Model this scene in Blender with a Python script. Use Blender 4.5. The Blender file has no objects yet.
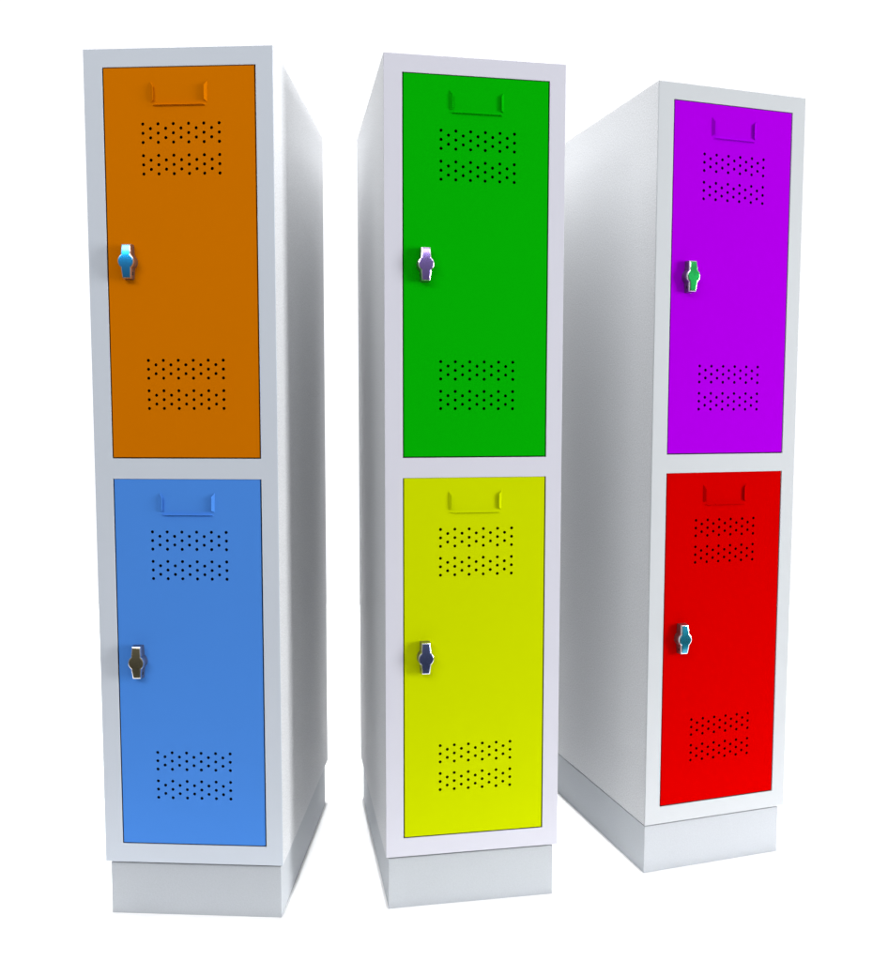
import bpy, bmesh, math
from mathutils import Vector, Matrix

scene = bpy.context.scene
col = scene.collection

# ------------------------------------------------------------------ dimensions
W, H, D = 0.3823, 1.8, 0.5824          # cabinet
ZB = 0.1209                            # underside of cabinet = top of plinth
PF, PS, PB = 0.0117, 0.0064, 0.0114    # plinth set-backs front, side, back
OX0, OX1 = 0.0378, W - 0.0344          # opening left/right
UZ0, UZ1 = 0.9833, 1.7642              # upper opening
LZ0, LZ1 = 0.1613, 0.9411              # lower opening
GAP = 0.0027
DH = 0.7795 - 0.0030                   # door height
DW = OX1 - OX0 - 2 * GAP

# ------------------------------------------------------------------ materials
def new_mat(name):
    m = bpy.data.materials.new(name)
    m.use_nodes = True
    nt = m.node_tree
    return m, nt, nt.nodes['Principled BSDF']

def powder(name, color, rough=0.42, spec=0.35, bump=0.04, scale=900.0, var=0.03, fleck=0.0):
    m, nt, b = new_mat(name)
    tc = nt.nodes.new('ShaderNodeTexCoord')
    n1 = nt.nodes.new('ShaderNodeTexNoise')
    n1.inputs['Scale'].default_value = scale
    n1.inputs['Detail'].default_value = 2.0
    nt.links.new(tc.outputs['Object'], n1.inputs['Vector'])
    bp = nt.nodes.new('ShaderNodeBump')
    bp.inputs['Strength'].default_value = bump
    bp.inputs['Distance'].default_value = 0.0006
    nt.links.new(n1.outputs['Fac'], bp.inputs['Height'])
    nt.links.new(bp.outputs['Normal'], b.inputs['Normal'])
    n2 = nt.nodes.new('ShaderNodeTexNoise')
    n2.inputs['Scale'].default_value = 3.0
    n2.inputs['Detail'].default_value = 4.0
    nt.links.new(tc.outputs['Object'], n2.inputs['Vector'])
    mr = nt.nodes.new('ShaderNodeMapRange')
    mr.inputs['To Min'].default_value = 1.0 - var
    mr.inputs['To Max'].default_value = 1.0 + var
    nt.links.new(n2.outputs['Fac'], mr.inputs['Value'])
    mul = nt.nodes.new('ShaderNodeVectorMath')
    mul.operation = 'SCALE'
    mul.inputs[0].default_value = color[:3]
    if fleck:                                # fine speckle of the textured powder coat
        fr = nt.nodes.new('ShaderNodeMapRange')
        fr.inputs['From Min'].default_value = 0.3
        fr.inputs['From Max'].default_value = 0.7
        fr.inputs['To Min'].default_value = 1.0 - fleck
        fr.inputs['To Max'].default_value = 1.0 + fleck
        nt.links.new(n1.outputs['Fac'], fr.inputs['Value'])
        mm = nt.nodes.new('ShaderNodeMath')
        mm.operation = 'MULTIPLY'
        nt.links.new(mr.outputs['Result'], mm.inputs[0])
        nt.links.new(fr.outputs['Result'], mm.inputs[1])
        nt.links.new(mm.outputs[0], mul.inputs['Scale'])
    else:
        nt.links.new(mr.outputs['Result'], mul.inputs['Scale'])
    nt.links.new(mul.outputs['Vector'], b.inputs['Base Color'])
    r = nt.nodes.new('ShaderNodeMapRange')
    r.inputs['To Min'].default_value = rough - 0.04
    r.inputs['To Max'].default_value = rough + 0.04
    nt.links.new(n2.outputs['Fac'], r.inputs['Value'])
    nt.links.new(r.outputs['Result'], b.inputs['Roughness'])
    b.inputs['Specular IOR Level'].default_value = spec
    return m

def metal(name, color, rough=0.2):
    m, nt, b = new_mat(name)
    b.inputs['Base Color'].default_value = (*color, 1)
    b.inputs['Metallic'].default_value = 1.0
    tc = nt.nodes.new('ShaderNodeTexCoord')
    n = nt.nodes.new('ShaderNodeTexNoise')
    n.inputs['Scale'].default_value = 400
    nt.links.new(tc.outputs['Object'], n.inputs['Vector'])
    r = nt.nodes.new('ShaderNodeMapRange')
    r.inputs['To Min'].default_value = rough - 0.04
    r.inputs['To Max'].default_value = rough + 0.05
    nt.links.new(n.outputs['Fac'], r.inputs['Value'])
    nt.links.new(r.outputs['Result'], b.inputs['Roughness'])
    return m

PAINT = (0.475, 0.485, 0.50)
M_body = powder('pale_grey_powder_coat', PAINT, 0.6, 0.15, 0.9, 330.0, 0.02, 0.15)
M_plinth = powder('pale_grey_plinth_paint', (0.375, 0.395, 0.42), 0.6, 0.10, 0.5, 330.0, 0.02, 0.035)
FRAME_CAST = {k: powder('pale_%s_frame_paint' % k, c, 0.5, 0.10, 0.05, 900.0, 0.02) for k, c in (  # colour cast and brightness of each front put into one frame paint
    ('blue_grey', (0.478, 0.515, 0.57)), ('lilac_grey', (0.492, 0.492, 0.552)), ('grey', (0.42, 0.44, 0.458)))}
M_dark, _nt, _b = new_mat('dark_recess_shade')  # near-black colour standing in for shade inside recesses
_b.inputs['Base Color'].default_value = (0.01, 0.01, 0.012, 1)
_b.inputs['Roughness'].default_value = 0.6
M_chrome = metal('chrome', (0.78, 0.78, 0.80), 0.18)
M_base = metal('dull_lock_base', (0.30, 0.27, 0.29), 0.38)

# ------------------------------------------------------------------ mesh helpers
def link(name, bm, mats, parent=None, bevel=0.0, segs=2, smooth=True):
    me = bpy.data.meshes.new(name)
    bmesh.ops.recalc_face_normals(bm, faces=bm.faces)
    bm.to_mesh(me)
    bm.free()
    o = bpy.data.objects.new(name, me)
    col.objects.link(o)
    for m in (mats if isinstance(mats, (list, tuple)) else [mats]):
        me.materials.append(m)
    if parent is not None:
        o.parent = parent
    if bevel:
        md = o.modifiers.new('bevel', 'BEVEL')
        md.width = bevel
        md.segments = segs
        md.limit_method = 'ANGLE'
        md.angle_limit = math.radians(40)
        md.harden_normals = True
    if smooth:
        for p in me.polygons:
            p.use_smooth = True
        if not bevel:
            me.set_sharp_from_angle(angle=math.radians(30))
    return o

def box(bm, x0, x1, y0, y1, z0, z1):
    v = [bm.verts.new(p) for p in ((x0, y0, z0), (x1, y0, z0), (x1, y1, z0), (x0, y1, z0),
                                   (x0, y0, z1), (x1, y0, z1), (x1, y1, z1), (x0, y1, z1))]
    for f in ((0, 1, 2, 3), (4, 5, 6, 7), (0, 1, 5, 4), (1, 2, 6, 5), (2, 3, 7, 6), (3, 0, 4, 7)):
        bm.faces.new([v[i] for i in f])

def grid_solid(bm, xs, zs, omit, y0, y1):
    """solid plate in the xz plane with rectangular cells left out"""
    vd = {}
    def V(i, j, k):
        if (i, j, k) not in vd:
            vd[(i, j, k)] = bm.verts.new((xs[i], (y0, y1)[k], zs[j]))
        return vd[(i, j, k)]
    nx, nz = len(xs) - 1, len(zs) - 1
    full = {(i, j) for i in range(nx) for j in range(nz)} - set(omit)
    for (i, j) in full:
        for k in (0, 1):
            bm.faces.new([V(i, j, k), V(i + 1, j, k), V(i + 1, j + 1, k), V(i, j + 1, k)])
        if (i - 1, j) not in full:
            bm.faces.new([V(i, j, 0), V(i, j, 1), V(i, j + 1, 1), V(i, j + 1, 0)])
        if (i + 1, j) not in full:
            bm.faces.new([V(i + 1, j, 0), V(i + 1, j, 1), V(i + 1, j + 1, 1), V(i + 1, j + 1, 0)])
        if (i, j - 1) not in full:
            bm.faces.new([V(i, j, 0), V(i, j, 1), V(i + 1, j, 1), V(i + 1, j, 0)])
        if (i, j + 1) not in full:
            bm.faces.new([V(i, j + 1, 0), V(i, j + 1, 1), V(i + 1, j + 1, 1), V(i + 1, j + 1, 0)])

# ------------------------------------------------------------------ parts
def casing_bm():
    bm = bmesh.new()
    t = 0.0015
    y0 = 0.0034
    box(bm, 0, t, y0, D, ZB, H)                       # left side sheet
    box(bm, W - t, W, y0, D, ZB, H)                   # right side sheet
    box(bm, t, W - t, y0, D - t, H - t, H)            # top
    box(bm, t, W - t, y0, D - t, ZB, ZB + t)          # floor
    box(bm, t, W - t, D - t, D, ZB, H)                # back
    box(bm, t, W - t, 0.03, D - t, 0.961, 0.9625)     # dividing shelf
    bm.normal_update()
    for f in bm.faces:                                # shade of the closed interior put into its colour
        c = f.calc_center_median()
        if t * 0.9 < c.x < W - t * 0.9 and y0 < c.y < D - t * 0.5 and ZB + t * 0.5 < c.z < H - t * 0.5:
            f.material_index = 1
    return bm

def frame_bm():
    bm = bmesh.new()
    grid_solid(bm, [0, OX0, OX1, W], [ZB, LZ0, LZ1, UZ0, UZ1, H], [(1, 1), (1, 3)], 0, 0.003)
    for z0, z1 in ((LZ0, LZ1), (UZ0, UZ1)):           # folded-back returns round each opening
        t = 0.0012
        grid_solid(bm, [OX0 - t, OX0, OX1, OX1 + t], [z0 - t, z0, z1, z1 + t], [(1, 1)], 0.0031, 0.024)
        # rebate the door closes against
        s = 0.012
        grid_solid(bm, [OX0 - t, OX0 + s, OX1 - s, OX1 + t], [z0 - t, z0 + s, z1 - s, z1 + t], [(1, 1)], 0.0241, 0.0252)
    for f in bm.faces:  # returns and rebates coloured near-black, standing in for door gap shade
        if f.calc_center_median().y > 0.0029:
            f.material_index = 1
    return bm

def plinth_bm():
    bm = bmesh.new()
    x0, x1, y0, y1 = PS, W - PS, PF, D - PB
    box(bm, x0, x1, y0, y1, 0.0, ZB - 0.0080)
    n = 0.007                                         # shadow gap under the cabinet
    box(bm, x0 + n, x1 - n, y0 + n, y1 - n, ZB - 0.0079, ZB - 0.0003)
    return bm

# holes: local coordinates of the door, origin = bottom left corner of the door sheet
HX = 0.118 - (OX0 + GAP)
CW, CH, HR = 0.0155, 0.009, 0.0033
def door_bm():
    bm = bmesh.new()
    y = 0.0006
    b0 = -0.0015
    blocks = [(0.1993 + b0, 0), (0.1993 - 0.0617 + b0, 0), (0.6687 + b0, 0), (0.6687 - 0.0617 + b0, 0)]  # top row z
    blocks = sorted(z for z, _ in blocks)
    xs = [0.0] + [HX - CW / 2 + k * CW for k in range(12)] + [DW]
    zs = [0.0]
    rowinfo = {}
    for top in blocks:
        zlo = top - 4 * CH - CH / 2
        for r in range(6):
            if r < 5:
                rowinfo[len(zs)] = 4 - r      # 0 = top row of block
            zs.append(zlo + r * CH)
    zs.append(DH)
    vd = {}
    def V(i, j):
        if (i, j) not in vd:
            vd[(i, j)] = bm.verts.new((xs[i], y, zs[j]))
        return vd[(i, j)]
    for i in range(len(xs) - 1):
        for j in range(len(zs) - 1):
            c = i - 1
            hole = j in rowinfo and 0 <= c <= 10 and (rowinfo[j] % 2) == (c % 2)
            q = [V(i, j), V(i + 1, j), V(i + 1, j + 1), V(i, j + 1)]   # ll lr ur ul
            if not hole:
                bm.faces.new(q)
                continue
            cx, cz = (xs[i] + xs[i + 1]) / 2, (zs[j] + zs[j + 1]) / 2
            ring, deep = [], []
            for k in range(16):
                a = math.radians(45 + 22.5 * k)
                ring.append(bm.verts.new((cx + HR * math.cos(a), y, cz + HR * math.sin(a))))
                deep.append(bm.verts.new((cx + HR * math.cos(a), y + 0.0006, cz + HR * math.sin(a))))
            cs = [q[2], q[3], q[0], q[1]]      # corner at 45, 135, 225, 315
            for s in range(4):
                arc = [ring[(4 * s + k) % 16] for k in range(5)]
                bm.faces.new([cs[s], cs[(s + 1) % 4]] + arc[::-1])
            for k in range(16):
                k2 = (k + 1) % 16
                bm.faces.new([ring[k], deep[k], deep[k2], ring[k2]])
    # folded edges of the door
    n, m = len(xs) - 1, len(zs) - 1
    loop = [V(i, 0) for i in range(n)] + [V(n, j) for j in range(m)] + \
           [V(i, m) for i in range(n, 0, -1)] + [V(0, j) for j in range(m, 0, -1)]
    back = [bm.verts.new((v.co.x, 0.019, v.co.z)) for v in loop]
    for k in range(len(loop)):
        k2 = (k + 1) % len(loop)
        bm.faces.new([loop[k], back[k], back[k2], loop[k2]])
    return bm

def lip_bm(o0, o1, i0, i1, rise):
    """pressed-out lip: hinge line o0-o1 on the door, free edge i0-i1 raised, tapering ends"""
    bm = bmesh.new()
    t = 0.0011
    a, b = Vector((o0[0], 0.0002, o0[1])), Vector((o1[0], 0.0002, o1[1]))
    c, d = Vector((i0[0], -rise, i0[1])), Vector((i1[0], -rise, i1[1]))
    inn = ((c + d) / 2 - (a + b) / 2)
    inn.y = 0
    inn.normalize()
    # outer skin, inner skin
    sk = [a, b, d, c]
    off = [inn * t, inn * t, inn * t + Vector((0, 0.0004, 0)), inn * t + Vector((0, 0.0004, 0))]
    v1 = [bm.verts.new(p) for p in sk]
    v2 = [bm.verts.new(p + q + Vector((0, 0.0006 if k < 2 else 0, 0))) for k, (p, q) in enumerate(zip(sk, off))]
    bm.faces.new(v1)
    bm.faces.new(v2[::-1])
    for k in range(4):
        k2 = (k + 1) % 4
        bm.faces.new([v1[k], v2[k], v2[k2], v1[k2]])
    return bm

def lock_outline(grow=0.0, n=10):
    """turn-lock outline: straight tails above and below a round middle"""
    r = 0.0172 + grow
    wt, wn, wb = 0.0098 + grow, 0.0106 + grow, 0.0092 + grow
    h = 0.0343 + grow
    a_t = math.acos(wn / r)
    pts = []
    pts.append((wb, -h))
    for k in range(1, 4):
        f = k / 4
        pts.append((wb + (wn - wb) * f, -h + (h - 0.0175) * f))
    a0 = -a_t
    pts.append((wn + 0.0005, -r * math.sin(a_t) - 0.0022))
    for k in range(n + 1):
        a = a0 + (2 * a_t) * k / n
        pts.append((r * math.cos(a), r * math.sin(a)))
    pts.append((wn + 0.0005, r * math.sin(a_t) + 0.0022))
    for k in range(3, 0, -1):
        f = k / 4
        pts.append((wt + (wn - wt) * f, h - (h - 0.0175) * f))
    pts.append((wt, h))
    left = [(-x, z) for x, z in reversed(pts)]
    return pts + left   # counter-clockwise

def bow(z, ytop, drop):
    return ytop + drop * (z / 0.0343) ** 2

def prism_layers(bm, layers):
    """layers: list of vertex position loops with equal counts; first and last capped in z-strips"""
    rows = [[bm.verts.new(p) for p in L] for L in layers]
    n = len(rows[0])
    for a, b in zip(rows, rows[1:]):
        for k in range(n):
            k2 = (k + 1) % n
            bm.faces.new([a[k], a[k2], b[k2], b[k]])
    h = n // 2
    for row in (rows[0], rows[-1]):
        for k in range(h - 1):                      # right side k joins mirrored point on the left
            bm.faces.new([row[k], row[k + 1], row[n - 2 - k], row[n - 1 - k]])

def lock_body_bm():
    bm = bmesh.new()
    L = []
    for grow, fy in ((0.0003, lambda z: 0.0004), (0.0, lambda z: -0.010),
                     (-0.0002, lambda z: bow(z, -0.0180, 0.0035)), (-0.0010, lambda z: bow(z, -0.0196, 0.0035)),
                     (-0.0024, lambda z: bow(z, -0.0203, 0.0035)), (-0.0030, lambda z: bow(z, -0.0203, 0.0035))):
        L.append([(x, fy(z), z) for x, z in lock_outline(grow)])
    prism_layers(bm, L)
    for f in bm.faces:                       # dull flanks, polished rim
        f.material_index = 1 if f.calc_center_median().y < -0.0150 and abs(max(v.co.y for v in f.verts)) > 0.0140 else 0
    return bm

def lock_face_bm():
    bm = bmesh.new()
    L = []
    for grow, dy in ((-0.0027, 0.0004), (-0.0027, -0.0003), (-0.0033, -0.0006), (-0.0037, -0.0006)):
        L.append([(x, bow(z, -0.0204, 0.0035) + dy, z) for x, z in lock_outline(grow)])
    prism_layers(bm, L)
    return bm

def keyhole_bm():
    bm = bmesh.new()
    # small dark cam slots in both flanks of the lock
    for s in (-1, 1):
        x = s * 0.0101
        box(bm, x - 0.0006, x + 0.0006, -0.0115, -0.0075, -0.0268, -0.0205)
    return bm

def _lin(r, g, b):
    f = lambda c: (c / 255 / 12.92) if c / 255 <= 0.04045 else ((c / 255 + 0.055) / 1.055) ** 2.4
    return (f(r), f(g), f(b))

# one finished locker per entry: position, yaw, label, upper door, lower door
DOORS = {
    'orange': dict(c=(0.50, 0.135, 0.0), lock=(0.0, 0.36, 0.85)),
    'blue':   dict(c=(0.058, 0.205, 0.60), lock=(0.27, 0.23, 0.12)),
    'green':  dict(c=(0.001, 0.305, 0.001), lock=(0.34, 0.22, 0.70)),
    'yellow': dict(c=(0.425, 0.505, 0.0), lock=(0.13, 0.18, 0.42)),
    'purple': dict(c=(0.29, 0.0, 0.53), lock=(0.0, 0.44, 0.08)),
    'red':    dict(c=(0.42, 0.0, 0.0), lock=(0.0, 0.30, 0.45)),
}
LOCKNAME = {'orange': 'bright blue', 'blue': 'dark olive', 'green': 'violet', 'yellow': 'blue-black',
            'purple': 'green', 'red': 'teal'}
for k, d in DOORS.items():
    d['mat'] = powder(k + '_door_paint', d['c'], 0.55, 0.0, 0.10, 700.0, 0.015)
    d['lmat'] = metal(k + '_door_lock_metal', d['lock'], 0.22)
    pb = d['lmat'].node_tree.nodes['Principled BSDF']
    pb.inputs['Coat Weight'].default_value = 1.0
    pb.inputs['Coat IOR'].default_value = 1.65
    pb.inputs['Coat Roughness'].default_value = 0.12

def build_door(parent, kind, z0, where):
    d = DOORS[kind]
    o = link('door', door_bm(), d['mat'], parent, smooth=False)
    o.location = (OX0 + GAP, 0, z0)
    o['label'] = where + ' ' + kind + ' perforated steel door'
    ox = OX0 + GAP
    zt = DH + 0.0015 + 0.1613 - 0.0015          # lower-door reference height
    # coordinates measured in the cabinet of the lower door -> door space
    def P(x, z): return (x - ox, z - 0.9411 + DH + GAP - 0.0003)
    lips = (
        (P(0.1355, 0.9105), P(0.1360, 0.8705), P(0.1412, 0.9005), P(0.1412, 0.8745), 0.0042),
        (P(0.2505, 0.9105), P(0.2500, 0.8705), P(0.2445, 0.9025), P(0.2445, 0.8745), 0.0042),
        (P(0.1395, 0.8642), P(0.2468, 0.8642), P(0.1440, 0.8652), P(0.2425, 0.8652), 0.0045),
    )
    for a, b, c, e, r in lips:
        link('card_holder_lip', lip_bm(a, b, c, e, r), d['mat'], o, smooth=False)
    lk = (0.0840 - ox, 0.0, 0.3963 - 0.0015)
    body = link('turn_lock', lock_body_bm(), [M_base, M_chrome], o)
    body.location = lk
    face = link('lock_face', lock_face_bm(), d['lmat'], o)
    face.location = lk
    face['label'] = LOCKNAME[kind] + ' metallic lock face'
    kh = link('lock_slot', keyhole_bm(), M_dark, o, smooth=False)
    kh.location = lk
    return o

def build_locker(x, y, yaw, up, low, tint, label):
    r = bpy.data.objects.new('locker', None)
    col.objects.link(r)
    r.location = (x, y, 0)
    r.rotation_euler = (0, 0, yaw)
    r.empty_display_size = 0.2
    r['label'] = label
    r['category'] = 'locker'
    r['group'] = 'two-door steel lockers standing in a row'
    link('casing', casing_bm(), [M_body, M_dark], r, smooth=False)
    link('front_frame', frame_bm(), [FRAME_CAST[tint], M_dark], r, bevel=0.0007)
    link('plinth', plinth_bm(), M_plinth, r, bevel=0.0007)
    build_door(r, up, UZ0 + GAP, 'upper')
    build_door(r, low, LZ0 + GAP, 'lower')
    return r

build_locker(-0.6841, 1.8351, -0.0540, 'orange', 'blue', 'blue_grey',
             'pale grey steel locker with an orange upper door and a blue lower door')
build_locker(-0.0849, 1.8479, 0.1677, 'green', 'yellow', 'lilac_grey',
             'pale grey steel locker with a green upper door and a yellow lower door')
build_locker(0.5092, 1.9986, 0.2939, 'purple', 'red', 'grey',
             'pale grey steel locker with a purple upper door and a red lower door')

# ------------------------------------------------------------------ floor
m, nt, b = new_mat('white_studio_floor')
b.inputs['Roughness'].default_value = 0.9
b.inputs['Specular IOR Level'].default_value = 0.0
tc = nt.nodes.new('ShaderNodeTexCoord')
nz = nt.nodes.new('ShaderNodeTexNoise')
nz.inputs['Scale'].default_value = 1.5
nt.links.new(tc.outputs['Object'], nz.inputs['Vector'])
mr = nt.nodes.new('ShaderNodeMapRange')
mr.inputs['To Min'].default_value = 0.94
mr.inputs['To Max'].default_value = 0.96
nt.links.new(nz.outputs['Fac'], mr.inputs['Value'])
nt.links.new(mr.outputs['Result'], b.inputs['Base Color'])
bm = bmesh.new()
vs = [bm.verts.new(p) for p in ((-4.5, 1.35, 0), (4.5, 1.35, 0), (4.5, 5.0, 0), (-4.5, 5.0, 0))]
bm.faces.new(vs)
fl = link('floor', bm, m, smooth=False)
fl['kind'] = 'structure'

# ------------------------------------------------------------------ light
G = dict(world=1.0, rear=0.37, over=0.80, top=0.85, key=0.88, fill=1.15)
w = bpy.data.worlds.new('World')
scene.world = w
w.use_nodes = True
nt = w.node_tree
bg = nt.nodes['Background']
# white backdrop ahead; behind the camera an invented dim surround with a bright upper band
tc = nt.nodes.new('ShaderNodeTexCoord')
sp = nt.nodes.new('ShaderNodeSeparateXYZ')
nt.links.new(tc.outputs['Generated'], sp.inputs['Vector'])
def ramp(sock, a, b, va, vb):
    r = nt.nodes.new('ShaderNodeMapRange')
    r.interpolation_type = 'SMOOTHSTEP'
    for k, v in zip(('From Min', 'From Max', 'To Min', 'To Max'), (a, b, va, vb)):
        r.inputs[k].default_value = v
    nt.links.new(sock, r.inputs['Value'])
    return r.outputs['Result']
def math2(op, p, q):
    n = nt.nodes.new('ShaderNodeMath')
    n.operation = op
    nt.links.new(p, n.inputs[0])
    nt.links.new(q, n.inputs[1])
    return n.outputs[0]
fwd = ramp(sp.outputs['Y'], 0.30, 0.70, 0.10, 1.0)
up = ramp(sp.outputs['Z'], 0.50, 0.80, 1.0, 0.35)
back = ramp(sp.outputs['Y'], -0.05, 0.35, 1.0, 0.0)
blo = ramp(sp.outputs['Z'], -0.45, 0.22, 0.06, 0.42)
bhi = ramp(sp.outputs['Z'], 0.25, 0.50, 1.0, 3.2)
front = math2('MULTIPLY', fwd, up)
rear = math2('MULTIPLY', back, math2('MULTIPLY', blo, bhi))
def gain(sock, g):
    n = nt.nodes.new('ShaderNodeMath')
    n.operation = 'MULTIPLY'
    nt.links.new(sock, n.inputs[0])
    n.inputs[1].default_value = g
    return n.outputs[0]
nt.links.new(math2('ADD', gain(front, G['world']), gain(rear, G['rear'])), bg.inputs['Strength'])
bg.inputs['Color'].default_value = (1.10, 1.11, 1.14, 1)

def area(name, loc, target, sx, sy, power, color=(1, 1, 1), spread=180):
    l = bpy.data.lights.new(name, 'AREA')
    l.shape = 'RECTANGLE'
    l.size, l.size_y = sx, sy
    l.energy = power
    l.color = color
    l.spread = math.radians(spread)
    o = bpy.data.objects.new(name, l)
    col.objects.link(o)
    o.location = loc
    o.rotation_euler = (Vector(target) - Vector(loc)).to_track_quat('-Z', 'Y').to_euler()
    return o

area('added_floor_fill', (0.0, 2.5, 12.0), (0.0, 2.5, 0), 12, 9, 281 * 0.25, (1, 1, 1), 6)  # unseen, added to keep the floor pure white
area('added_rear_floor_fill', (0.0, 3.7, 9.0), (0.0, 3.7, 0), 10, 3.9, 109 * G['over'], (1, 1, 1), 3)  # unseen, added to clear shadow from the floor between and behind lockers
area('top_softbox', (0.1, 2.4, 2.95), (0.1, 2.4, 0.0), 2.6, 0.5, 75 * G['top'], (1, 1, 1), 130)
area('key_softbox', (7.4, -0.35, 1.5), (-0.3, 1.85, 0.9), 2.2, 3.2, 350 * G['key'], (1, 1, 1), 120)
area('added_left_fill', (-2.1, -2.0, 3.7), (-0.3, 1.85, 1.0), 3.2, 1.2, 85 * G['fill'], (1, 1, 1), 160)  # unseen fill, set left to lift the left front and the lock tops

area('added_lock_fill', (2.7, -1.8, 3.9), (0.2, 1.9, 1.2), 3.0, 0.6, 26, (1, 1, 1), 160)  # unseen, added for highlights on the middle and right locks

# ------------------------------------------------------------------ camera
F, PITCH, ROLL, CH_, CX, CY = 889.0756, 0.0770, 0.0001, 1.0718, 425.715, 484.06
PW, PH = 873.0, 961.0
cam = bpy.data.cameras.new('camera')
co = bpy.data.objects.new('camera', cam)
col.objects.link(co)
cam.sensor_fit = 'VERTICAL'
cam.sensor_height = 24.0
cam.lens = 24.0 * F / PH
cam.shift_x = (PW / 2 - CX) / PH
cam.shift_y = (CY - PH / 2) / PH
cam.clip_start = 0.01
cam.clip_end = 200
co.location = (0, 0, CH_)
co.rotation_euler = (math.pi / 2 - PITCH, 0, 0)
scene.camera = co

# ------------------------------------------------------------------ render
scene.render.engine = 'CYCLES'
scene.view_settings.view_transform = 'Standard'
scene.view_settings.look = 'None'
scene.view_settings.exposure = 0
scene.view_settings.gamma = 1
